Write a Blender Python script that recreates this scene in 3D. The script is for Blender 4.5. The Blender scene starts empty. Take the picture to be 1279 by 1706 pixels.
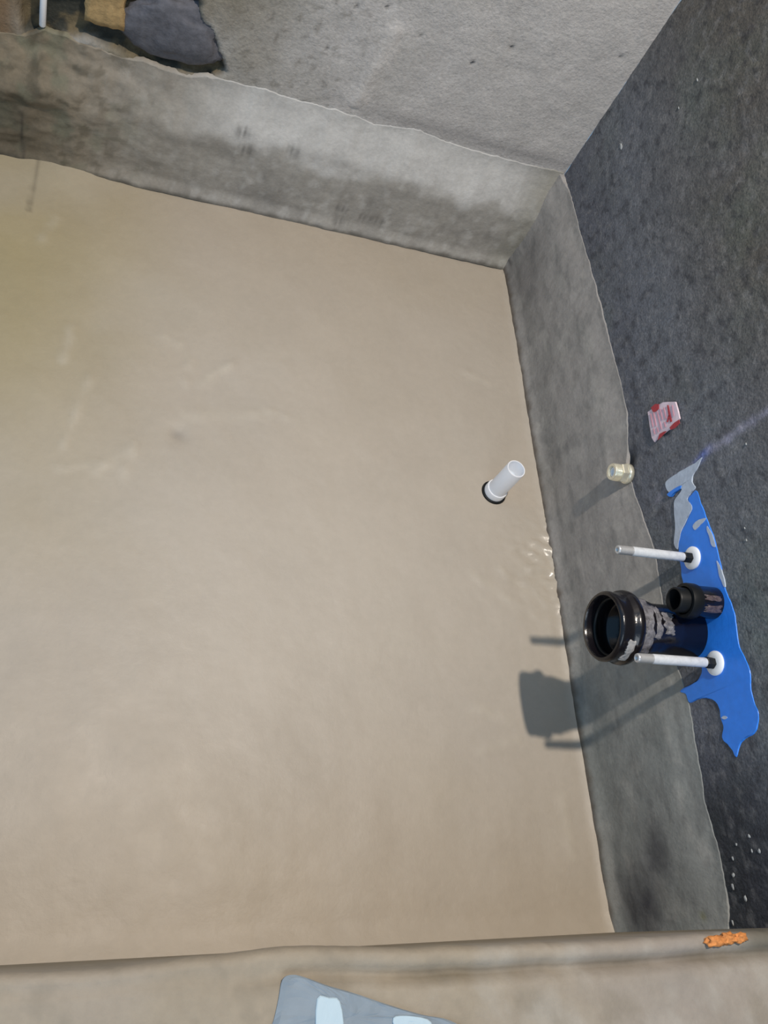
import bpy, bmesh, math, random
from mathutils import Vector, Matrix, noise
random.seed(7)
SC = bpy.context.scene
COL = SC.collection

# ------------------------------------------------------------------ camera
F_PX = 1486.14
RIGHT = Vector((0.9364318, 0.1112747, 0.3327362))      # rows: world axes seen in camera space (x right, y down, z forward)
BACK = Vector((-0.0594126, -0.8843830, 0.4629653))
UP = Vector((0.3457826, -0.4533041, -0.8215533))
CAM = Vector((-0.985896, -1.614424, 1.477181))
cd = bpy.data.cameras.new('camera'); cam = bpy.data.objects.new('camera', cd); COL.objects.link(cam)
cx = Vector((RIGHT[0], BACK[0], UP[0])); cy = Vector((RIGHT[1], BACK[1], UP[1])); cz = Vector((RIGHT[2], BACK[2], UP[2]))
M = Matrix((cx, -cy, -cz)).transposed().to_4x4(); M.translation = CAM
cam.matrix_world = M
cd.sensor_fit = 'VERTICAL'; cd.sensor_height = 36.0; cd.lens = F_PX / 1706.0 * 36.0
cd.clip_start = 0.01
SC.camera = cam
def ray(u, v):
    return cx * (u - 639.5) + cy * (v - 853.0) + cz * F_PX
def onx(u, v, x0=0.0):
    r = ray(u, v); return CAM + r * ((x0 - CAM.x) / r.x)
def ony(u, v, y0=0.0):
    r = ray(u, v); return CAM + r * ((y0 - CAM.y) / r.y)
def onz(u, v, z0=0.0):
    r = ray(u, v); return CAM + r * ((z0 - CAM.z) / r.z)

# ------------------------------------------------------------------ light
SC.view_settings.view_transform = 'Standard'; SC.view_settings.look = 'None'
SC.view_settings.exposure = 0.0; SC.view_settings.gamma = 1.0; SC.view_settings.use_curve_mapping = False
w = bpy.data.worlds.new('world'); SC.world = w; w.use_nodes = True
w.node_tree.nodes['Background'].inputs[0].default_value = (0.34, 0.64, 1.0, 1)
w.node_tree.nodes['Background'].inputs[1].default_value = 0.58
LAMP = Vector((-0.53, -0.97, 3.0))
ld = bpy.data.lights.new('ceiling_bulb_light', 'POINT'); ld.energy = 245; ld.color = (1.0, 0.89, 0.77); ld.shadow_soft_size = 0.045
lo = bpy.data.objects.new('ceiling_bulb_light', ld); lo.location = LAMP; COL.objects.link(lo)
dd = bpy.data.lights.new('back_wall_fill', 'AREA'); dd.energy = 16; dd.color = (0.90, 0.96, 1.0); dd.shape = 'RECTANGLE'; dd.size = 0.9; dd.size_y = 1.6  # added fill lamp behind the camera, brightens the back wall
do = bpy.data.objects.new('back_wall_fill', dd); do.location = (-1.1, -3.6, 1.9); COL.objects.link(do)
do.rotation_euler = (Vector((-0.6, 0, 0.4)) - Vector(do.location)).to_track_quat('-Z', 'Y').to_euler()

# ------------------------------------------------------------------ helpers
def lin(c):
    return tuple(((x / 255) / 12.92 if x / 255 <= 0.04045 else ((x / 255 + 0.055) / 1.055) ** 2.4) for x in c)
def N(x, y, z, o=4):
    return noise.fractal(Vector((x, y, z)), 1.0, 2.0, o)
def sm(a, b, x):
    t = min(1, max(0, (x - a) / (b - a))); return t * t * (3 - 2 * t)
def mix(a, b, t):
    t = min(1, max(0, t)); return tuple(a[i] * (1 - t) + b[i] * t for i in range(3))
def seg_d(p, a, b):
    ab = (b[0] - a[0], b[1] - a[1]); L = ab[0] ** 2 + ab[1] ** 2 or 1e-9
    t = max(0, min(1, ((p[0] - a[0]) * ab[0] + (p[1] - a[1]) * ab[1]) / L))
    return math.hypot(p[0] - a[0] - t * ab[0], p[1] - a[1] - t * ab[1]), t
def interp(pts, x):
    if x <= pts[0][0]: return pts[0][1]
    for (a, b), (c, d) in zip(pts, pts[1:]):
        if x <= c: return b + (d - b) * (x - a) / (c - a)
    return pts[-1][1]

def mat(name, color=(.5, .5, .5), rough=.6, metal=0.0, attr=False, grain=0.0, grain_scale=300, bump=0.0, bump_scale=120,
        bump2=0.0, bump2_scale=25, blotch=0.0, blotch_scale=8, rough_var=0.0, coat=0.0, spec=0.5, wet=False):
    m = bpy.data.materials.new(name); m.use_nodes = True; nt = m.node_tree; b = nt.nodes['Principled BSDF']
    b.inputs['Roughness'].default_value = rough; b.inputs['Metallic'].default_value = metal
    b.inputs['Specular IOR Level'].default_value = spec; b.inputs['Coat Weight'].default_value = coat
    tc = nt.nodes.new('ShaderNodeTexCoord')
    def nz(scale, detail=5, rough_=0.6):
        n = nt.nodes.new('ShaderNodeTexNoise'); n.inputs['Scale'].default_value = scale; n.inputs['Detail'].default_value = detail
        n.inputs['Roughness'].default_value = rough_; nt.links.new(tc.outputs['Object'], n.inputs['Vector']); return n
    if attr:
        a = nt.nodes.new('ShaderNodeAttribute'); a.attribute_name = 'Col'; src = a.outputs['Color']
    else:
        a = nt.nodes.new('ShaderNodeRGB'); a.outputs[0].default_value = (*color, 1); src = a.outputs[0]
    for amt, sc_ in ((grain, grain_scale), (blotch, blotch_scale)):
        if amt:
            n = nz(sc_); mr = nt.nodes.new('ShaderNodeMapRange')
            mr.inputs['From Min'].default_value = .25; mr.inputs['From Max'].default_value = .75
            mr.inputs['To Min'].default_value = 1 - amt; mr.inputs['To Max'].default_value = 1 + amt
            nt.links.new(n.outputs['Fac'], mr.inputs['Value'])
            vm = nt.nodes.new('ShaderNodeVectorMath'); vm.operation = 'SCALE'
            nt.links.new(src, vm.inputs[0]); nt.links.new(mr.outputs[0], vm.inputs['Scale']); src = vm.outputs[0]
    nt.links.new(src, b.inputs['Base Color'])
    if rough_var:
        n = nz(14); mr = nt.nodes.new('ShaderNodeMapRange'); mr.inputs['To Min'].default_value = rough - rough_var; mr.inputs['To Max'].default_value = rough + rough_var
        nt.links.new(n.outputs['Fac'], mr.inputs['Value']); nt.links.new(mr.outputs[0], b.inputs['Roughness'])
    if wet:
        ml = nt.nodes.new('ShaderNodeMath'); ml.operation = 'MULTIPLY'; nt.links.new(a.outputs['Alpha'], ml.inputs[0])
        if b.inputs['Roughness'].links: nt.links.new(b.inputs['Roughness'].links[0].from_socket, ml.inputs[1])
        else: ml.inputs[1].default_value = rough
        nt.links.new(ml.outputs[0], b.inputs['Roughness'])
    prev = None
    for amt, sc_ in ((bump2, bump2_scale), (bump, bump_scale)):
        if amt:
            n = nz(sc_); bp = nt.nodes.new('ShaderNodeBump'); bp.inputs['Strength'].default_value = 1.0
            bp.inputs['Distance'].default_value = amt
            nt.links.new(n.outputs['Fac'], bp.inputs['Height'])
            if prev: nt.links.new(prev.outputs[0], bp.inputs['Normal'])
            prev = bp
    if prev: nt.links.new(prev.outputs[0], b.inputs['Normal'])
    return m

def link(name, bm, m, parent=None, smooth=True):
    bmesh.ops.recalc_face_normals(bm, faces=bm.faces)
    me = bpy.data.meshes.new(name); bm.to_mesh(me); bm.free()
    o = bpy.data.objects.new(name, me); COL.objects.link(o); me.materials.append(m)
    if smooth: me.shade_smooth()
    if parent: o.parent = parent
    return o
def grid(name, us, vs, fn, m, colfn=None, parent=None):
    """open grid surface; fn(u, v) -> (x, y, z); colfn(u, v, p) -> linear rgb"""
    me = bpy.data.meshes.new(name); V = []; C = []
    for v in vs:
        for u in us:
            p = fn(u, v); V.append(p)
            if colfn:
                q = tuple(colfn(u, v, p)); C.extend(q if len(q) == 4 else (*q, 1.0))
    n = len(us); F = [(j * n + i, j * n + i + 1, (j + 1) * n + i + 1, (j + 1) * n + i) for j in range(len(vs) - 1) for i in range(n - 1)]
    me.from_pydata(V, [], F)
    if colfn:
        at = me.color_attributes.new('Col', 'FLOAT_COLOR', 'POINT'); at.data.foreach_set('color', C)
    me.materials.append(m); me.shade_smooth()
    o = bpy.data.objects.new(name, me); COL.objects.link(o)
    if parent: o.parent = parent
    return o
def rng(a, b, step):
    n = max(2, int(round(abs(b - a) / step)) + 1); return [a + (b - a) * i / (n - 1) for i in range(n)]
def empty(name, loc, label, cat, group=None):
    o = bpy.data.objects.new(name, None); o.location = loc; o.empty_display_size = .02; COL.objects.link(o)
    tag(o, label, cat, group); return o
def tag(o, label, cat, group=None):
    o['label'] = label; o['category'] = cat
    if group: o['group'] = group
def struct(o): o['kind'] = 'structure'; return o
AX = {'z': (Vector((1, 0, 0)), Vector((0, 1, 0)), Vector((0, 0, 1))),
      '-x': (Vector((0, 1, 0)), Vector((0, 0, 1)), Vector((-1, 0, 0))),
      '-y': (Vector((1, 0, 0)), Vector((0, 0, 1)), Vector((0, -1, 0)))}
def lathe(bm, prof, axis='z', o=Vector((0, 0, 0)), seg=48, closed=False, wob=0.0, hexa=False):
    """prof: list of (radius, height) along the axis"""
    a, b, c = AX[axis]; rings = []
    n = 6 if hexa else seg
    for r, h in prof:
        if r < 1e-6: rings.append([bm.verts.new(o + c * h)]); continue
        rings.append([bm.verts.new(o + c * h + (a * math.cos(2 * math.pi * k / n) + b * math.sin(2 * math.pi * k / n)) * r *
                      (1 + wob * N(math.cos(6.283 * k / n) * 2, math.sin(6.283 * k / n) * 2, h * 60))) for k in range(n)])
    prs = list(zip(rings, rings[1:])) + ([(rings[-1], rings[0])] if closed else [])
    for A, B in prs:
        for k in range(n):
            k2 = (k + 1) % n
            if len(A) == 1 and len(B) > 1: bm.faces.new((A[0], B[k], B[k2]))
            elif len(B) == 1 and len(A) > 1: bm.faces.new((A[k], B[0], A[k2]))
            elif len(A) > 1: bm.faces.new((A[k], A[k2], B[k2], B[k]))
    return bm
def crisp(o, ang=35):
    me = o.data; bm = bmesh.new(); bm.from_mesh(me)
    for e in bm.edges:
        if len(e.link_faces) == 2 and e.calc_face_angle(0) > math.radians(ang): e.smooth = False
    bm.to_mesh(me); bm.free(); return o
def catmull(pts, n=4, amp=0.0, fr=60):
    out = []; L = len(pts)
    for i in range(L):
        p0, p1, p2, p3 = pts[i - 1], pts[i], pts[(i + 1) % L], pts[(i + 2) % L]
        for k in range(n):
            t = k / n
            q = 0.5 * ((2 * p1) + (p2 - p0) * t + (2 * p0 - 5 * p1 + 4 * p2 - p3) * t * t + (3 * p1 - p0 - 3 * p2 + p3) * t ** 3)
            if amp: q = q + Vector((0, N(q.x * fr, q.y * fr, q.z * fr) * amp, N(q.x * fr + 9, q.y * fr, q.z * fr) * amp))
            out.append(q)
    return out
def wall_patch(name, pixels, m, thick, base=0.0, parent=None, n=4, amp=0.0, org=Vector((0, 0, 0))):
    """coat of paint / paper lying on the right wall: closed slab whose face stands 'thick' proud of the wall"""
    pts = catmull([onx(u, v) for u, v in pixels], n, amp)
    bm = bmesh.new()
    A = [bm.verts.new(Vector((-base, p.y, p.z)) - org) for p in pts]
    c = sum(pts, Vector()) / len(pts)
    B = [bm.verts.new(Vector((-base - thick, p.y + (c.y - p.y) * 0.01, p.z + (c.z - p.z) * 0.01)) - org) for p in pts]
    k = len(pts)
    for i in range(k): bm.faces.new((A[i], A[(i + 1) % k], B[(i + 1) % k], B[i]))
    f1 = bm.faces.new(B); f2 = bm.faces.new(list(reversed(A)))
    bmesh.ops.triangulate(bm, faces=[f1, f2])
    return link(name, bm, m, parent, smooth=False)
def lump(bm, c, s, seed=0, rough=.35, sub=3, fr=1.3):
    r = bmesh.ops.create_icosphere(bm, subdivisions=sub, radius=1.0)
    for v in r['verts']:
        d = v.co.normalized(); q = 1 + rough * N(d.x * fr + seed, d.y * fr, d.z * fr)
        v.co = Vector((d.x * s[0] * q, d.y * s[1] * q, d.z * s[2] * q)) + Vector(c)

# ------------------------------------------------------------------ materials
m_floor = mat('floor_slurry', attr=True, wet=True, rough=.5, rough_var=.12, grain=.03, grain_scale=60, blotch=.05, blotch_scale=5, bump=.0006, bump_scale=60, bump2=.0015, bump2_scale=14, spec=.4)
m_plaster = mat('cement_plaster', attr=True, rough=.9, grain=.16, grain_scale=140, blotch=.10, blotch_scale=18, bump=.0012, bump_scale=180, bump2=.003, bump2_scale=40, spec=.2)
m_band = mat('skirting_mortar', attr=True, rough=.75, grain=.10, grain_scale=120, blotch=.12, blotch_scale=20, bump=.0006, bump_scale=150, bump2=.002, bump2_scale=30, spec=.3)
m_dark = mat('dark_render', attr=True, rough=.8, grain=.34, grain_scale=210, blotch=.15, blotch_scale=14, bump=.002, bump_scale=160, bump2=.003, bump2_scale=50, spec=.3)
m_kerb = mat('kerb_mortar', attr=True, rough=.7, grain=.06, grain_scale=90, blotch=.08, blotch_scale=12, bump=.0006, bump_scale=90, bump2=.002, bump2_scale=22, spec=.3)
m_blue = mat('blue_paint', lin((46, 134, 240)), rough=.38, grain=.08, grain_scale=60, bump=.0005, bump_scale=90)
m_putty = mat('pale_putty', lin((186, 196, 210)), rough=.6, grain=.14, grain_scale=70, bump=.0008, bump_scale=120)
m_white = mat('white_plastic', (.86, .87, .9), rough=.3)
m_cap = mat('white_washer_plastic', (.95, .96, .97), rough=.3)
m_pipein = mat('white_pipe_inside', (.70, .78, .86), rough=.35)
m_black = mat('black_plastic', (.007, .006, .008), rough=.2, bump=.0008, bump_scale=45)
m_film = mat('gloss_film', (.10, .075, .08), rough=.22, grain=.5, grain_scale=220, bump=.0015, bump_scale=160)
m_rubber = mat('black_rubber', (.007, .008, .009), rough=.45, spec=.3)
m_smear = mat('dried_cement_smear', (.16, .155, .165), rough=.3, grain=.7, grain_scale=110, bump=.003, bump_scale=110)
m_zinc = mat('pale_sleeve', (.62, .64, .66), rough=.35, grain=.16, grain_scale=120, bump=.0003, bump_scale=150)
m_thread = mat('zinc_thread', (.66, .66, .66), rough=.3, metal=.5, bump=.0003, bump_scale=200)
m_brass = mat('nickel_brass', (.86, .82, .66), rough=.22, metal=.55)
m_paper = mat('sticker_paper', lin((226, 205, 214)), rough=.6, grain=.08, grain_scale=60)
m_red = mat('red_print', lin((178, 60, 68)), rough=.6, grain=.2, grain_scale=200)
m_pink = mat('pale_red_print', lin((214, 158, 170)), rough=.6)
m_stone = mat('dark_stone', lin((92, 92, 98)), rough=.85, grain=.3, grain_scale=70, bump=.004, bump_scale=35)
m_brick = mat('brown_brick', lin((168, 140, 96)), rough=.9, grain=.25, grain_scale=70, bump=.003, bump_scale=60)
m_chip = mat('orange_chip', lin((208, 134, 72)), rough=.8, grain=.5, grain_scale=150, bump=.002, bump_scale=150)
m_wrap = mat('wrapper_film', lin((128, 140, 150)), rough=.6, grain=.1, grain_scale=30, spec=.25)
m_wrapw = mat('wrapper_print', lin((176, 196, 206)), rough=.6)
m_speck = mat('white_speck', lin((165, 168, 168)), rough=.7)

# ------------------------------------------------------------------ floor
TAN = lin((176, 165, 150)); YEL = lin((162, 148, 112)); DIRT_SHADE = lin((70, 66, 58)); GREYT = lin((170, 163, 152))
ridges = [((98, 780), (175, 770), 5), ((105, 745), (125, 690), 4), ((125, 690), (150, 625), 5), ((105, 600), (120, 545), 6), ((205, 790), (225, 745), 6),
          ((160, 785), (225, 740), 5), ((70, 400), (95, 365), 6), ((335, 640), (385, 605), 6), ((270, 560), (300, 572), 5), ((445, 682), (480, 695), 5),
          ((310, 640), (318, 600), 6), ((350, 625), (395, 600), 4), ((775, 620), (815, 640), 6), ((790, 960), (850, 1000), 6), ((830, 945), (880, 990), 4),
          ((310, 690), (440, 690), 9), ((935, 1330), (950, 1420), 7), ((790, 1180), (850, 1200), 7), ((800, 1250), (860, 1235), 6)]
rw = [((onz(*a).x, onz(*a).y), (onz(*b).x, onz(*b).y), wd * .0016) for a, b, wd in ridges]
dim = onz(296, 722); puddle = onz(905, 950); crk = [(onz(*a).x, onz(*a).y) for a in ((848, 436), (842, 456))]
cr2 = [(onz(*a).x, onz(*a).y) for a in ((66, 262), (48, 350))]
def floor_h(x, y):
    h = .0035 * N(x * 3, y * 3, 0, 3) + .0012 * N(x * 14, y * 14, 3, 3)
    for a, b, wd in rw:
        d, t = seg_d((x, y), a, b)
        if d < wd * 4: h += .0022 * math.exp(-(d / wd) ** 2) * (0.6 + .4 * math.sin(t * 9))
    d = math.hypot(x - dim.x, y - dim.y); h -= .006 * math.exp(-(d / .02) ** 2)
    d = math.hypot((x - puddle.x), (y - puddle.y) * .6)
    e = math.exp(-(d / .075) ** 2); h += e * (.0085 * N(x * 34, y * 60, 5, 2) + .004 * sm(-.10, -.03, x))
    h += .013 * math.exp(-((x + 1.07) / .07) ** 2) * sm(-.14, -.01, y)
    h += .010 * sm(-.035, .0, y) + .008 * sm(-.03, 0, x) + .012 * sm(-1.53, -1.60, y)
    d = math.hypot(x - PVC.x, y - PVC.y); h *= sm(.02, .06, d)
    return h
PVC = onz(822, 821)
def floor_c(u, v, p):
    x, y = p[0], p[1]
    c = mix(TAN, YEL, sm(-.70, -1.15, x) * sm(-1.25, -.25, y) * .9 + .10 * N(x * 4, y * 4, 1))  # yellower to the left, with lamp falloff put into the colour
    c = mix(c, GREYT, sm(-.55, .0, x) * .3)
    c = mix(c, lin((192, 183, 170)), .55 * math.exp(-((x + .55) / .42) ** 2 - ((y + .95) / .38) ** 2))  # pool of lamp light painted as a paler floor centre
    c = mix(c, lin((164, 150, 130)), .6 * sm(-1.2, -1.55, y) + .35 * sm(-.35, -.05, y))  # front and back edges tanner and darker, painted lamp falloff
    c = mix(c, lin((182, 174, 162)), .5 * max(0, N(x * 2.2, y * 2.2, 7)))
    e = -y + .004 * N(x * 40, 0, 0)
    c = mix(c, DIRT_SHADE, .75 * (1 - sm(.024, .034, e)))  # grimy joint along the back edge, gap shadow painted in
    e = -x + .006 * N(0, y * 30, 0)
    c = mix(c, lin((198, 190, 168)), .75 * (1 - sm(.004, .018, e)) * sm(0, .25, N(1, y * 22, 4) + .15))
    d, t = seg_d((x, y), *crk); c = mix(c, DIRT_SHADE, .8 * math.exp(-(d / .005) ** 2))
    d, t = seg_d((x, y), *cr2); c = mix(c, DIRT_SHADE, .35 * math.exp(-((d + .004 * N(x * 50, y * 50, 0)) / .004) ** 2))
    c = mix(c, DIRT_SHADE, .35 * sm(-1.565, -1.585, y))  # shade of the crease by the kerb, painted onto the floor
    wt = 1 - .62 * math.exp(-(math.hypot(x - puddle.x, (y - puddle.y) * .55) / .07) ** 2)
    c = mix(c, lin((196, 186, 164)), .25 * (1 - wt))
    for a, b, wd in rw:
        d, q = seg_d((x, y), a, b)
        if d < wd * 4: c = mix(c, lin((194, 185, 168)), (.20 + .22 * N(x * 25, y * 25, 8)) * math.exp(-((d + .006 * N(x * 40, y * 40, 3)) / wd) ** 2))
    d = math.hypot(x - dim.x, y - dim.y); c = mix(c, lin((140, 132, 124)), .6 * math.exp(-(d / .012) ** 2))
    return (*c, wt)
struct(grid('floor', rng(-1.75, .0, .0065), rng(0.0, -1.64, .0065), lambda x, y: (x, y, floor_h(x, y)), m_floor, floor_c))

# ------------------------------------------------------------------ back wall
zs = rng(0, .85, .0055) + rng(.87, 2.6, .12)
LG = lin((186, 182, 178)); MG = lin((150, 145, 134)); BR = lin((108, 96, 74)); DK = lin((48, 46, 44))
def inpoly(x, z, P):
    k = False; j = len(P) - 1
    for i in range(len(P)):
        if (P[i][1] > z) != (P[j][1] > z) and x < (P[j][0] - P[i][0]) * (z - P[i][1]) / (P[j][1] - P[i][1]) + P[i][0]: k = not k
        j = i
    return k
def polyd(x, z, P):
    d = min(seg_d((x, z), P[i - 1], P[i])[0] for i in range(len(P)))
    return d if inpoly(x, z, P) else -d
hole = [(ony(u, v).x, ony(u, v).z) for u, v in ((28, -40), (30, 20), (38, 60), (80, 70), (140, 62), (200, 90), (232, 108), (290, 122), (350, 138), (376, 120), (362, 70), (338, 35), (325, -40))]
smear = [(ony(u, v).x, ony(u, v).z) for u, v in ((655, 55), (620, 110), (590, 175))]
pits = [(ony(u, v).x, ony(u, v).z, r) for u, v, r in ((852, 80, .004), (595, 10, .0035), (646, 12, .003), (787, 105, .003), (536, 40, .002), (545, 80, .003), (700, 60, .002), (1035, 95, .003))]
def back_y(x, z):
    if z > .9: return .0
    y = .002 * N(x * 9, z * 9, 2, 4)
    e = polyd(x, z, hole) + .006 * N(x * 30, z * 30, 1)
    y += .03 * sm(-.004, .012, e)
    y -= .0035 * math.exp(-(seg_d((x, z), smear[0], smear[2])[0] / .018) ** 2)
    for a, b, r in pits: y += .005 * math.exp(-(math.hypot(x - a, z - b) / r) ** 2)
    return max(y, 0.0) if z < .31 else y
def back_c(u, v, p):
    x, z = u, v
    if z > .9: return LG
    c = mix(LG, MG, .55 * sm(-.45, -.85, x) + .28 * N(x * 6, z * 6, 3))
    c = mix(c, lin((122, 112, 92)), sm(-.62, -.85, x) * .6 * (1 + N(x * 8, z * 8, 8)))
    k = N(x * 60, z * 60, 5, 4); c = mix(c, lin((104, 98, 88)), sm(.15, .7, k) * sm(-.35, -.6, x) * .45)
    d, t = seg_d((x, z), smear[0], smear[2]); c = mix(c, lin((214, 208, 202)), .45 * math.exp(-((d + .022 * N(x * 14, z * 14, 0)) / .022) ** 2))
    for a, b, r in pits: c = mix(c, DK, .8 * math.exp(-(math.hypot(x - a, z - b) / r) ** 2))
    c = mix(c, lin((110, 108, 110)), .35 * math.exp(-((z - .31) / .02) ** 2) * sm(-.7, -.3, x))
    e = polyd(x, z, hole) + .006 * N(x * 30, z * 30, 1)
    hc = mix(lin((62, 62, 56)), BR, sm(-.1, .35, N(x * 22, z * 22, 11)))
    c = mix(c, hc, sm(-.004, .006, e))
    c = mix(c, lin((130, 100, 70)), sm(-1.16, -1.2, x) * .7)
    return c
struct(grid('wall_back', rng(-1.75, .0, .0055), zs, lambda x, z: (x, back_y(x, z), z), m_plaster, back_c))

# ------------------------------------------------------------------ right wall
ysr = rng(0, -1.66, .0050) + rng(-1.70, -2.2, .1)
zsr = rng(0.0, .95, .0050) + rng(.98, 2.6, .12)
DG = lin((112, 114, 119)); DG2 = lin((98, 93, 86)); DG3 = lin((96, 98, 107)); OLV = lin((106, 114, 104))
streak = [(onx(u, v).y, onx(u, v).z) for u, v in ((1095, 828), (1120, 800), (1159, 770), (1182, 748), (1212, 731), (1233, 714), (1256, 700), (1290, 676))]
chase = onx(1046, 768)
def dark_x(y, z):
    if z > .96 or y < -1.67: return 0.0
    x = .0022 * N(y * 12, z * 12, 4, 4) + .0008 * N(y * 70, z * 70, 1, 2)
    x += .008 * math.exp(-(math.hypot(y - chase.y, z - chase.z) / .018) ** 2)
    # flat where the pipes and coats of paint sit
    e = math.hypot((y + 1.12) / .26, (z - .40) / .10); x *= sm(.7, 1.1, e)
    if z < .33: x = max(x, .0)
    return x
def dark_c(u, v, p):
    y, z = u, v
    if z > .96: return DG2
    c = mix(DG, DG2, sm(.42, .75, z) * .9 + .3 * N(y * 4, z * 4, 2))
    c = mix(c, DG3, sm(.48, .30, z) * .6 + .2 * N(y * 7, z * 7, 9))
    c = mix(c, OLV, .5 * max(0, N(y * 5, z * 5, 13)) + .25 * sm(-.9, -1.2, y) * sm(.4, .5, z))
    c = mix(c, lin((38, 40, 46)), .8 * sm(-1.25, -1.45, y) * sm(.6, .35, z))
    c = mix(c, lin((140, 138, 137)), .35 * sm(.1, .6, N(y * 45, z * 60, 21, 4)))
    c = mix(c, lin((52, 52, 58)), .5 * sm(.1, .6, N(y * 40, z * 55, 31, 4)))
    for i in range(len(streak) - 1):
        d, t = seg_d((y, z), streak[i], streak[i + 1])
        if d < .03:
            f = math.exp(-((d + .003 * N(y * 60, z * 60, 2)) / .007) ** 2) * (.85 if i in (2, 3, 6) else .5 if i > 0 else .4)
            f *= .75 + .5 * N(y * 30, z * 30, 41)
            c = mix(c, lin((160, 158, 176)) if i != 2 else lin((110, 125, 190)), f)
    c = mix(c, lin((22, 20, 20)), .8 * math.exp(-(math.hypot(y - chase.y, z - chase.z) / .02) ** 2))
    return c
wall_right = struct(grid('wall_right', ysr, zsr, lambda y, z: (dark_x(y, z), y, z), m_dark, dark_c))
def speck(u, v, w_, h_, m=m_speck):
    p = onx(u, v); bm = bmesh.new(); lump(bm, (p.x - .001, p.y, p.z), (.001, h_ * .00075, w_ * .0009), u, .6, 2)
    link('paint_speck', bm, m, wall_right)
for s in ((1248, 1393, 2.5, 4), (1227, 1407, 2, 3.2), (1253, 1418, 1.6, 4), (1265, 1418, 3, 4), (1221, 1430, 2.2, 4), (1222, 1458, 3, 4), (1221, 1477, 3, 6),
          (1242, 1497, 3, 5.5), (1221, 1537, 2, 5), (1162, 133, 1.5, 5), (1131, 180, 1.2, 4.5), (1243, 740, 1.6, 3), (1241, 880, 1, 3), (1244, 900, 1, 3)):
    speck(*s)
link_bm = bmesh.new(); p = onx(1035, 244); lump(link_bm, (-.001, p.y, p.z), (.002, .009, .004), 3, .5, 2); link('plaster_nick', link_bm, m_speck, wall_right)

# ------------------------------------------------------------------ mortar bands (0.3 m up the walls)
bt = [(-1.75, .26), (-1.204, .262), (-1.16, .268), (-1.125, .292), (-1.07, .288), (-1.0, .279), (-.93, .280), (-.86, .275), (-.80, .290), (-.72, .2935), (-.63, .290), (-.553, .292), (-.46, .283), (-.365, .298), (-.30, .288), (-.229, .284), (-.12, .286), (.0, .291)]
mb = lin((160, 156, 149)); mbl = lin((198, 196, 192)); mbd = lin((118, 115, 110))
def band_top(x): return interp(bt, x) + .004 * N(x * 25, 0, 3) + .0015 * N(x * 120, 1, 3)
def back_band(x, t):
    T = band_top(x); z = T * t
    wl = sm(-.75, -1.1, x)
    if t >= 1.0: return (x, .012, T - .0005)
    prof = .0015 + .0285 * sm(1.02, .50, t)          # slopes out from the top edge, then hangs straight
    prof += .010 * sm(.12, 0, t)
    prof += .002 * N(x * 8, z * 14, 6, 4) * (1 + 3.5 * wl) + .005 * wl * max(0, N(x * 24, z * 24, 81, 4)) * sm(.3, .6, t)
    prof -= .006 * math.exp(-((x + 1.07) / .06) ** 2) * sm(.2, 0, t)
    prof += + .0012 * N(x * 40, z * 12, 8, 2)
    prof = max(prof, .0012)
    return (x, -prof - 0, z)
def rd(x, z, lst):
    return 0
marks = [(ony(u, v).x, ony(u, v).z) for u, v in ((395, 205), (400, 230), (560, 330), (600, 345), (555, 350), (480, 235), (620, 350))]
marks_k = [.7, .6, .5, .45, .5, .5, .4]
cr3 = [(ony(u, v).x, ony(u, v).z) for u, v in ((38, 170), (42, 245))]
def back_band_c(u, t, p):
    x, z = p[0], p[2]
    c = mix(mb, mbd, .12 * sm(.45, .1, t) + .45 * N(x * 7, z * 16, 2))
    e = sm(-.92, -.72, x) * sm(.02, -.16, x) * sm(.50, .66, t + .16 * N(x * 9, z * 9, 0) + .05 * sm(-.3, -.8, x))
    c = mix(c, mbl, .85 * e)
    c = mix(c, mbd, .35 * math.exp(-((x + .52) / .12) ** 2) * math.exp(-((t - .62) / .05) ** 2))
    # trowel streaks running down
    c = mix(c, mbd, .30 * sm(.1, .6, N(x * 45, z * 22, 17, 4)) * sm(.75, .5, t))
    c = mix(c, mbl, .30 * sm(.1, .6, N(x * 38, z * 30, 27, 4)))
    for (a, b), k in zip(marks, marks_k):
        for j in range(4):
            d = math.hypot((x - a - j * .008) / .0028, (z - b + .003 * (j % 2)) / .013); c = mix(c, lin((66, 66, 66)), k * math.exp(-d * d))
    c = mix(c, lin((134, 120, 98)), sm(-.9, -1.15, x) * .6 + .35 * sm(-.65, -.95, x))
    c = mix(c, lin((112, 116, 96)), .5 * sm(.0, .4, N(x * 14, z * 14, 61)) * sm(-.85, -1.1, x))
    c = mix(c, lin((82, 76, 62)), .55 * sm(.05, .5, N(x * 32, z * 32, 71, 4)) * sm(-.8, -1.1, x))
    c = mix(c, lin((70, 64, 54)), .55 * sm(-1.02, -1.18, x) * sm(.85, .45, t))
    c = mix(c, lin((128, 126, 104)), sm(-.10, -.02, x) * .25)
    c = mix(c, DIRT_SHADE, .7 * sm(.045, .0, t + .02 * N(x * 30, 0, 9)))  # joint at the band foot: grime plus painted gap shadow
    d, q = seg_d((x, z), *cr3); c = mix(c, DK, .6 * math.exp(-(d / .003) ** 2))
    return c
ts = [i / 60 for i in range(60)] + [.992, .998, 1.0]
struct(grid('baseboard_back', rng(-1.75, -.004, .005), ts, back_band, m_band, back_band_c))

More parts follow.
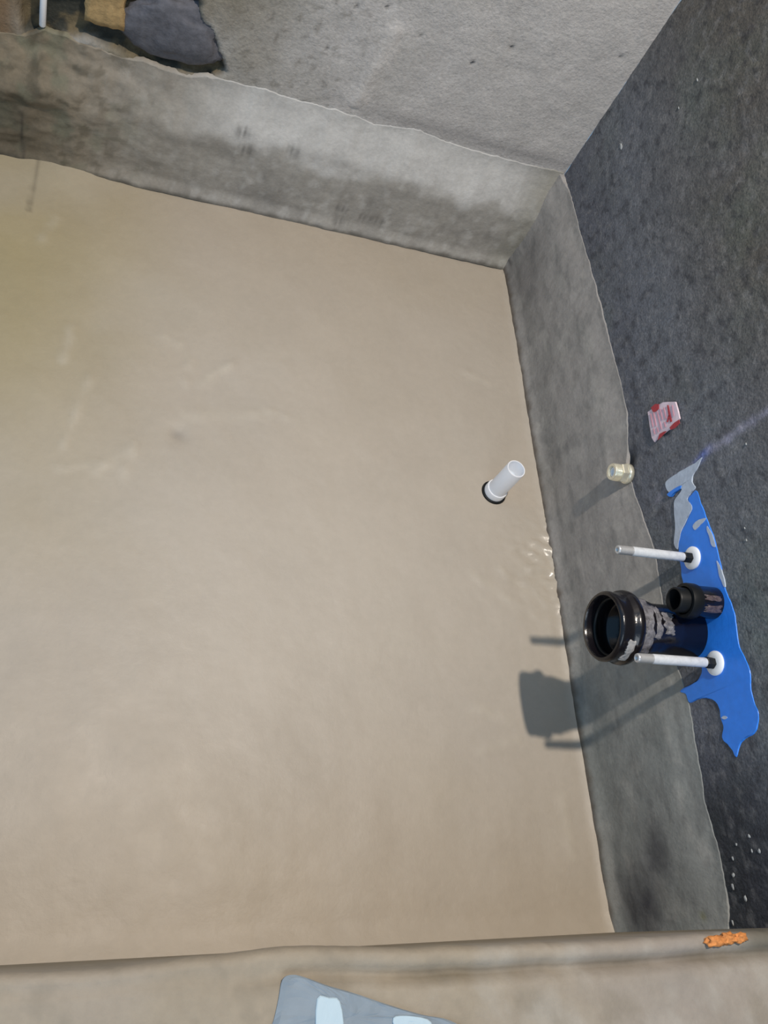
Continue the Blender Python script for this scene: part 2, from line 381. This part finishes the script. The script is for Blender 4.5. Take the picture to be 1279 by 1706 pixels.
rt = [(-2.2, .29), (-1.60, .282), (-1.56, .297), (-1.525, .304), (-1.46, .306), (-1.40, .298), (-1.367, .303), (-1.30, .307), (-1.254, .312), (-1.19, .306), (-1.12, .295), (-1.06, .303), (-.962, .311), (-.90, .300), (-.83, .290), (-.775, .286),
      (-.745, .300), (-.684, .319), (-.60, .320), (-.50, .314), (-.397, .313), (-.30, .306), (-.20, .298), (-.104, .295), (-.04, .288), (.0, .285)]
def rtop(y): return interp(rt, y) + .0025 * N(y * 30, 4, 3) + .001 * N(y * 130, 4, 3)
def right_band(y, t):
    T = rtop(y); z = T * t
    if t >= 1.0: return (.008, y, T)
    prof = .0009 + .0072 * sm(1.0, .72, t) + .008 * sm(.15, 0, t)
    prof += .0018 * N(y * 9, z * 12, 16, 3) + .0008 * N(y * 50, z * 25, 5, 2)
    prof += .010 * sm(-.06, -.0, y)
    return (-max(prof, .0009), y, z)
dkp = [(onx(u, v).y, onx(u, v).z) for u, v in ((1100, 1420), (1085, 1510), (1060, 1500))]
olive = onx(1176, 1526); ck = onx(857, 438)
def right_band_c(u, t, p):
    y, z = p[1], p[2]
    c = mix(lin((162, 157, 152)), lin((136, 134, 129)), .45 * sm(.5, .05, t) + .4 * N(y * 6, z * 14, 12))
    c = mix(c, lin((134, 142, 138)), .5 * sm(-.9, -1.2, y))
    c = mix(c, lin((180, 176, 168)), .3 * sm(.15, .5, N(y * 14, z * 22, 33)))
    c = mix(c, lin((108, 108, 106)), .35 * sm(.1, .6, N(y * 18, z * 45, 43, 3)))
    for a, b in dkp: c = mix(c, lin((74, 74, 78)), .75 * math.exp(-((y - a) / .055) ** 2 - ((z - b) / .035) ** 2 + .6 * N(y * 20, z * 20, 3)))
    c = mix(c, lin((96, 92, 90)), .4 * math.exp(-((y + .12) / .10) ** 2) * sm(.8, .3, t))
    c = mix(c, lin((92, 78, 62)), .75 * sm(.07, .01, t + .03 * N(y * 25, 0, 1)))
    d = math.hypot(y - olive.y, z - olive.z); c = mix(c, lin((120, 118, 60)), .6 * math.exp(-(d / .006) ** 2))
    d = math.hypot((y - ck.y) / .02, (z - ck.z) / .006); c = mix(c, DK, .7 * math.exp(-d * d))
    return c
struct(grid('baseboard_right', rng(0, -1.60, .005), ts, right_band, m_band, right_band_c))

# ------------------------------------------------------------------ front kerb
KZ = .45
def kerb(x, k):
    wv = .0035 * N(x * 5, 0, 77, 3) + .007 * math.exp(-((x + .72) / .14) ** 2) + .001 * N(x * 30, 0, 70)
    gd = .011 * sm(-.85, -.55, x)
    prof = [(-1.566, -.004), (-1.575, .20), (-1.586, KZ - .018), (-1.5875, KZ - .009), (-1.590, KZ - .003), (-1.594, KZ), (-1.600, KZ), (-1.606, KZ - .002),
            (-1.611, KZ - gd), (-1.617, KZ - gd), (-1.622, KZ - gd * .2), (-1.630, KZ)]
    if k < len(prof): y, z = prof[k]
    else: y = -1.63 - (k - len(prof) + 1) * .008; z = KZ + .002 * N(x * 10, y * 10, 5)
    return (x, y + (wv if z > .3 else 0) - .012 * sm(-.2, .0, x) * 0, z)
def kerb_c(u, k, p):
    x, y, z = p
    if z < .43: return mix(lin((150, 138, 118)), DIRT_SHADE, .2)
    c = mix(lin((149, 138, 121)), lin((150, 142, 134)), sm(-.6, -.2, x) * .7 + .4 * N(x * 6, y * 6, 8))
    c = mix(c, lin((168, 163, 154)), .45 * sm(0, .5, N(x * 14, y * 14, 28)) * sm(-.75, -.4, x))
    c = mix(c, lin((126, 118, 104)), .4 * sm(0.1, .6, N(x * 22, y * 22, 38)))
    c = mix(c, lin((84, 82, 70)), .7 * sm(-.16, -.08, x) * sm(-1.625, -1.605, y))
    c = mix(c, lin((84, 76, 60)), .55 * math.exp(-((y + 1.614) / .007) ** 2) * sm(-.85, -.55, x) * (.8 + N(x * 9, 3, 3)))  # shadow line of the groove painted into the kerb colour
    return c
trim = struct(grid('trim_1', rng(-1.75, .0, .006), list(range(52)), lambda x, k: kerb(x, k), m_kerb, kerb_c))

# ------------------------------------------------------------------ masonry showing through the hole, top left
p = ony(293, 62)
bm = bmesh.new(); lump(bm, (p.x, .013, p.z + .008), (.098, .020, .062), 5, .30, 4, 1.4)
o = link('stone', bm, m_stone); tag(o, 'large dark grey stone exposed in the broken plaster of back wall', 'stone')
p = ony(176, 18)
bm = bmesh.new(); bmesh.ops.create_cube(bm, size=1.0)
bmesh.ops.subdivide_edges(bm, edges=bm.edges, cuts=6, use_grid_fill=True)
for v in bm.verts:
    v.co = Vector((v.co.x * .068 * (1 - .12 * v.co.z), v.co.y * .03, v.co.z * .085)); v.co += v.co.normalized() * .006 * N(v.co.x * 50, v.co.y * 50, v.co.z * 50); v.co += Vector((p.x, .014, p.z + .012))
o = link('brick', bm, m_brick); tag(o, 'yellowish brown brick showing in the hole left of the dark stone', 'brick')
bm = bmesh.new(); p = ony(71, 42, .006)
lathe(bm, [(0, -.002), (.005, 0), (.0062, .002), (.0062, .16), (0, .162)], 'z', Vector((p.x, .004, p.z)), 16)
o = link('conduit_pipe', bm, mat('conduit_white', (.8, .8, .82), rough=.4)); tag(o, 'thin white conduit end coming down in the hole at top left', 'pipe')

# ------------------------------------------------------------------ white PVC pipe standing in the floor
t = empty('drain_pipe', (PVC.x, PVC.y, 0), 'short open white plastic pipe standing up from the tan floor', 'pipe')
crisp(link('tube', lathe(bmesh.new(), [(.0205, -.02), (.0205, .1035), (.0198, .1050), (.0180, .1050), (.0175, .1035), (.0175, -.02)], 'z', closed=True), m_white, t))
crisp(link('collar', lathe(bmesh.new(), [(.0208, 0), (.0238, 0), (.0238, .018), (.0228, .0205), (.0208, .0205)], 'z', closed=True), m_white, t))
link('shadow_gap_ring', lathe(bmesh.new(), [(.0235, -.004), (.0275, -.004), (.0285, .001), (.0268, .0045), (.0238, .0045)], 'z', closed=True), m_rubber, t)  # dark ring modelled for the shadowed gap around the collar
link('inner_plug', lathe(bmesh.new(), [(.0173, .060), (.0173, .072), (.012, .070), (0, .069)], 'z'), m_pipein, t)

# ------------------------------------------------------------------ blue coat and pale putty around the outlets
blue_px = [(1161, 817), (1168, 838), (1174, 853), (1180, 870), (1187, 888), (1193, 906), (1199, 930), (1204, 955), (1209, 981), (1218, 1005), (1225, 1026), (1231, 1073), (1243, 1100), (1250, 1122), (1252, 1150), (1257, 1171),
           (1265, 1190), (1263, 1208), (1256, 1223), (1243, 1230), (1234, 1240), (1227, 1262), (1221, 1252), (1212, 1240), (1204, 1230), (1206, 1212), (1201, 1197), (1199, 1182), (1190, 1168), (1174, 1163), (1160, 1166), (1148, 1171), (1143, 1158),
           (1133, 1152), (1150, 1142), (1163, 1134), (1170, 1115), (1160, 1083), (1155, 1040), (1146, 1000), (1138, 968), (1134, 940), (1131, 915), (1134, 890), (1146, 864), (1153, 846), (1147, 831), (1151, 824)]
o = wall_patch('paint_patch', blue_px, m_blue, .0015, 0.0, n=5, amp=.0012)
tag(o, 'bright blue paint patch on the dark wall around black pipes', 'paint')
ps = empty('putty_smear', (0, onx(1135, 840).y, onx(1135, 840).z), 'pale grey putty smear above the blue paint on dark wall', 'putty')
O = Vector(ps.location)
wall_patch('streak', [(1110, 803), (1125, 791), (1141, 781), (1159, 771), (1171, 762), (1164, 776), (1156, 790), (1154, 802), (1160, 813), (1151, 822), (1146, 833), (1154, 845), (1147, 862), (1138, 880), (1133, 900),
                              (1129, 916), (1124, 906), (1126, 880), (1124, 850), (1125, 834), (1137, 816), (1128, 815), (1118, 821), (1111, 814)], m_putty, .0022, 0, ps, 4, .0015, O)
wall_patch('dab', [(1155, 878), (1158, 872), (1166, 866), (1177, 863), (1174, 869), (1167, 876), (1159, 883)], m_putty, .0022, 0, ps, 4, .001, O)
wall_patch('dab', [(1179, 876), (1184, 884), (1190, 898), (1193, 911), (1187, 909), (1183, 896), (1179, 884)], m_putty, .0022, 0, ps, 4, .001, O)
wall_patch('dab', [(1195, 935), (1200, 942), (1206, 960), (1209, 978), (1204, 972), (1199, 955)], m_putty, .0022, 0, ps, 4, .001, O)
wall_patch('dab', [(1203, 1196), (1208, 1193), (1213, 1196), (1209, 1199)], m_putty, .0024, 0, ps, 3, .001, O)
bm = wall_patch('blue_stroke', [(1113, 824), (1124, 816), (1136, 809), (1134, 815), (1126, 821), (1120, 828)], m_blue, .0034, 0, ps, 3, .001, O)
bm['label'] = 'blue stroke in the putty'

# ------------------------------------------------------------------ threaded rods
def rod(u, v, length, label, loc_only=None):
    b = onx(u, v)
    t = empty('mounting_bolt', (0, b.y, b.z), label, 'bolt', 'bolts of the wall outlet')
    # white washer cap
    crisp(link('washer', lathe(bmesh.new(), [(0, 0), (.0195, 0), (.0195, .004), (.018, .0055), (.0110, .0068), (0, .0068)], '-x', seg=40), m_cap, t))
    nb = bmesh.new(); lathe(nb, [(0, .0068), (.0088, .0068), (.0095, .0082), (.0095, .0200), (.0085, .0215), (0, .0215)], '-x', hexa=True)
    crisp(link('nut', nb, m_rubber, t), 20)
    crisp(link('sleeve', lathe(bmesh.new(), [(0, .021), (.0072, .021), (.0078, .024), (.0078, length - .030), (.0070, length - .028), (0, length - .028)], '-x', seg=32), m_zinc, t))
    prof = [(0, length - .029), (.0070, length - .029)]; h = length - .0285
    while h < length - .006:
        prof += [(.0076, h + .0006), (.0064, h + .0018)]; h += .0024
    prof += [(.0076, length - .004), (.0066, length - .0005), (.0040, length), (.0035, length - .003), (0, length - .003)]
    link('threaded_tip', lathe(bmesh.new(), prof, '-x', seg=24), m_thread, t)
    return t
rod(1155, 930, .150, 'silver threaded rod with white washer, the one nearer the putty smear')
rod(1193, 1105, .150, 'silver threaded rod with white washer, passing just below the big black pipe')

# ------------------------------------------------------------------ big black waste pipe
mouth = onx(1002, 1043, -.172)
L = .172
t = empty('waste_pipe', (0, mouth.y, mouth.z), 'large black plastic waste pipe with open socket sticking out of wall', 'pipe')
R_ = .058
link('body', lathe(bmesh.new(), [(.0430, -.002), (.0430, .085), (.0475, .100), (.0500, .112), (.0505, .135), (.039, .135), (.039, -.002)], '-x', seg=64, closed=True), m_black, t)
crisp(link('socket', lathe(bmesh.new(), [(.0500, .128), (.0560, .129), (.0592, .132), (.0600, .137), (.0590, .142), (.0560, .145), (.0548, .153), (.0550, .158), (.0560, .163), (.0560, .168), (.0535, .172), (.0495, .172), (.0475, .168), (.0470, .130), (.0470, .128)], '-x', seg=64, closed=True), m_black, t), 60)
link('sealing_ring', lathe(bmesh.new(), [(.0470, .158), (.0440, .157), (.0430, .154), (.0440, .151), (.0470, .150)], '-x', seg=64, closed=True), m_rubber, t)
link('inner_stop', lathe(bmesh.new(), [(0, .020), (.0385, .020), (.0385, .016), (0, .016)], '-x', seg=48), m_rubber, t)
def smear_band(name, r0, h0, h1, a0, a1, seed, m=m_smear):
    bm = bmesh.new(); na, nh = 30, 14; V = []
    for i in range(nh + 1):
        row = []
        for j in range(na + 1):
            k_ = min(.006, .35 * (h1 - h0)); e0 = k_ * N(j * .22, seed + .5, 0); e1 = k_ * N(j * .2, seed + 5.5, 0)
            h = h0 + e0 + (h1 + e1 - h0 - e0) * i / nh
            a = math.radians(a0 + (a1 - a0) * j / na + 3 * N(i * .18, seed + 9.5, 0))
            edge = min(i, nh - i, j, na - j) == 0
            r = r0 + (-.0015 if edge else .0012 + .0012 * N(h * 120, a * 6, seed))
            row.append(bm.verts.new(Vector((-h, r * math.cos(a), r * math.sin(a)))))
        V.append(row)
    for i in range(nh):
        for j in range(na): bm.faces.new((V[i][j], V[i][j + 1], V[i + 1][j + 1], V[i + 1][j]))
    return link(name, bm, m, t)
smear_band('cement_gloss_smear', .0506, .108, .126, 40, 175, 3)
smear_band('cement_gloss_smear', .0478, .092, .104, 60, 130, 13)
smear_band('cement_gloss_smear', .0432, .066, .084, 70, 120, 8)
smear_band('cement_gloss_smear', .0556, .141, .156, 132, 178, 21, mat('smear_highlight', (.36, .35, .34), rough=.4, grain=.3, grain_scale=150, bump=.001, bump_scale=120))  # pale plaster smear that carries the socket's specular highlight in its colour

# ------------------------------------------------------------------ small black flush pipe
fp = onx(1189, 1005)
t = empty('flush_pipe', (0, fp.y, fp.z), 'smaller black plastic pipe stub coming from the blue patch', 'pipe')
crisp(link('tube', lathe(bmesh.new(), [(.0255, -.002), (.0255, .042), (.0265, .044), (.0215, .044), (.0215, -.002)], '-x', seg=48, closed=True), m_black, t))
crisp(link('collar', lathe(bmesh.new(), [(.0235, .040), (.0272, .040), (.0282, .044), (.0282, .056), (.0270, .060), (.0225, .060), (.0215, .056)], '-x', seg=48, closed=True), m_rubber, t))
crisp(link('inner_sleeve', lathe(bmesh.new(), [(.0200, .030), (.0200, .076), (.0190, .078), (.0165, .078), (.0160, .030)], '-x', seg=40, closed=True), m_rubber, t))
for k, (a0, a1, h0, h1) in enumerate(((88, 108, .006, .038), (122, 150, .004, .036))):
    smear_band('cement_gloss_smear', .0253, h0, h1, a0, a1, 50 + k, m_film)  # brown streaks imitate reflections on the glossy black plastic

# ------------------------------------------------------------------ brass water outlet
vp = onx(1047, 790)
t = empty('water_outlet', (0, vp.y, vp.z), 'small pale brass water outlet fitting poking from the right wall', 'pipe fitting')
link('escutcheon', lathe(bmesh.new(), [(.008, .001), (.0195, .001), (.0195, .007), (.0180, .010), (.008, .010)], '-x', seg=40, closed=True), m_brass, t)
crisp(link('hex_body', lathe(bmesh.new(), [(.009, .009), (.0185, .009), (.0190, .011), (.0190, .021), (.0180, .023), (.009, .023)], '-x', hexa=True, closed=True), m_brass, t), 20)
crisp(link('threaded_nipple', lathe(bmesh.new(), [(.0105, .022), (.0155, .022)] + [(.0162 if i % 2 else .0148, .023 + .0012 * i) for i in range(11)] + [(.0162, .0365), (.0150, .0385), (.0105, .0385)], '-x', seg=40, closed=True), m_brass, t))
link('plug', lathe(bmesh.new(), [(.0104, .018), (.0104, .034), (.0070, .0345), (.0060, .032), (0, .032)], '-x', seg=30), m_white, t)

# ------------------------------------------------------------------ torn sticker
c = onx(1108, 702)
t = empty('sticker', (0, c.y, c.z), 'torn white and red paper sticker stuck on the dark wall', 'sticker')
O = Vector(t.location)
pts = [onx(u, v) for u, v in ((1082, 687), (1095, 678), (1108, 671), (1118, 670), (1128, 670), (1132, 684), (1135, 698), (1127, 707), (1119, 716), (1107, 719), (1100, 726), (1093, 737), (1089, 730), (1086, 708))]
bm = bmesh.new()
A = [bm.verts.new(Vector((-.0015, q.y, q.z)) - O) for q in pts]; B = [bm.verts.new(Vector((-.0040 - .002 * random.random(), q.y, q.z)) - O) for q in pts]
k = len(pts)
for i in range(k): bm.faces.new((A[i], A[(i + 1) % k], B[(i + 1) % k], B[i]))
ff = [bm.faces.new(B), bm.faces.new(list(reversed(A)))]; bmesh.ops.triangulate(bm, faces=ff)
link('paper', bm, m_paper, t, smooth=False)
def print_mark(px, m, nm='red_print'):
    bm = bmesh.new(); P = [onx(u, v) for u, v in px]
    A = [bm.verts.new(Vector((-.0058, q.y, q.z)) - O) for q in P]; B = [bm.verts.new(Vector((-.0066, q.y, q.z)) - O) for q in P]; k = len(P)
    for i in range(k): bm.faces.new((A[i], A[(i + 1) % k], B[(i + 1) % k], B[i]))
    ff = [bm.faces.new(B), bm.faces.new(list(reversed(A)))]; bmesh.ops.triangulate(bm, faces=ff)
    link(nm, bm, m, t, smooth=False)
print_mark([(1089, 680), (1096, 674), (1102, 674), (1102, 682), (1096, 687), (1092, 687)], m_red, 'red_corner')
print_mark([(1120, 713), (1128, 705), (1136, 700), (1137, 706), (1129, 714), (1122, 717)], m_red, 'red_corner')
print_mark([(1116, 676), (1118, 676), (1121, 690), (1124, 703), (1121, 704), (1118, 692)], m_red, 'red_stripe')
print_mark([(1118, 693), (1120, 693), (1117, 704), (1115, 704)], m_red, 'red_stripe')
print_mark([(1103, 724), (1110, 720), (1115, 719), (1106, 729), (1100, 734)], m_red, 'red_corner')
def stroke(u0, v0, u1, v1, w_=.9):
    return ((u0 - w_, v0), (u0 + w_, v0), (u1 + w_, v1), (u1 - w_, v1))
for a in (stroke(1088, 690, 1092, 712), stroke(1093, 688, 1097, 710), stroke(1099, 686, 1106, 716), stroke(1104, 682, 1108, 700), stroke(1110, 680, 1114, 698),
          stroke(1093, 715, 1095, 724), stroke(1099, 713, 1101, 721), stroke(1111, 704, 1113, 712), stroke(1124, 676, 1127, 694, .6)):
    print_mark(a, m_pink, 'pale_print')

# ------------------------------------------------------------------ orange chips on the kerb edge
for (u, v, sx, sy), lb in zip(((1189, 1568, .014, .0065), (1210, 1564, .013, .0070), (1229, 1563, .010, .0055)),
                              ('orange brick chip on the kerb edge, the one furthest from the dark wall', 'orange brick chip on the kerb edge, the middle one of three', 'orange brick chip on the kerb edge, the one nearest the dark wall')):
    p = onz(u, v, KZ); bm = bmesh.new(); lump(bm, (p.x, p.y, KZ + .003), (sx, sy, .006), u, .55, 3, 2.0)
    o = link('brick_chip', bm, m_chip); tag(o, lb, 'rubble', 'orange chips on the kerb')

# ------------------------------------------------------------------ plastic wrapper on the kerb
pc = onz(600, 1700, KZ)
t = empty('plastic_wrapper', (pc.x, pc.y, KZ), 'crumpled pale blue grey plastic wrapper lying on the kerb', 'wrapper')
O = Vector(t.location)
outl = catmull([Vector(onz(u, v, KZ)) for u, v in ((470, 1632), (487, 1624), (512, 1630), (545, 1642), (590, 1655), (640, 1672), (700, 1690), (748, 1700), (790, 1730), (770, 1770), (600, 1790), (470, 1780), (442, 1740), (455, 1700), (463, 1665))], 4)
def sheet(name, P, m, lift, jag):
    bm = bmesh.new(); c = sum(P, Vector()) / len(P); k = len(P); rings = []
    for s in (1.0, .93, .85, .7, .55, .4, .2):
        row = []
        for q in P:
            w_ = c + (q - c) * s
            h = lift + (0 if s == 1.0 else jag * (1 + 1.0 * N(w_.x * 28, w_.y * 28, 3, 3)) + jag * .8 * abs(N(w_.x * 60, w_.y * 60, 9, 2)))
            row.append(bm.verts.new(Vector((w_.x, w_.y, KZ + h)) - O))
        rings.append(row)
    for A, B in zip(rings, rings[1:]):
        for i in range(k): bm.faces.new((A[i], A[(i + 1) % k], B[(i + 1) % k], B[i]))
    cv = bm.verts.new(Vector((c.x, c.y, KZ + lift + jag)) - O)
    for i in range(k): bm.faces.new((rings[-1][i], rings[-1][(i + 1) % k], cv))
    low = [bm.verts.new(v.co - Vector((0, 0, lift + .0005))) for v in rings[0]]
    for i in range(k): bm.faces.new((rings[0][i], low[i], low[(i + 1) % k], rings[0][(i + 1) % k]))
    return link(name, bm, m, t, smooth=False)
sheet('film', outl, m_wrap, .002, .0022)
for px in (((528, 1664), (548, 1662), (566, 1668), (570, 1720), (530, 1730)), ((655, 1696), (676, 1692), (712, 1698), (716, 1712), (664, 1716))):
    sheet('white_print', catmull([Vector(onz(u, v, KZ + .006)) for u, v in px], 3), m_wrapw, .0062, .0006)
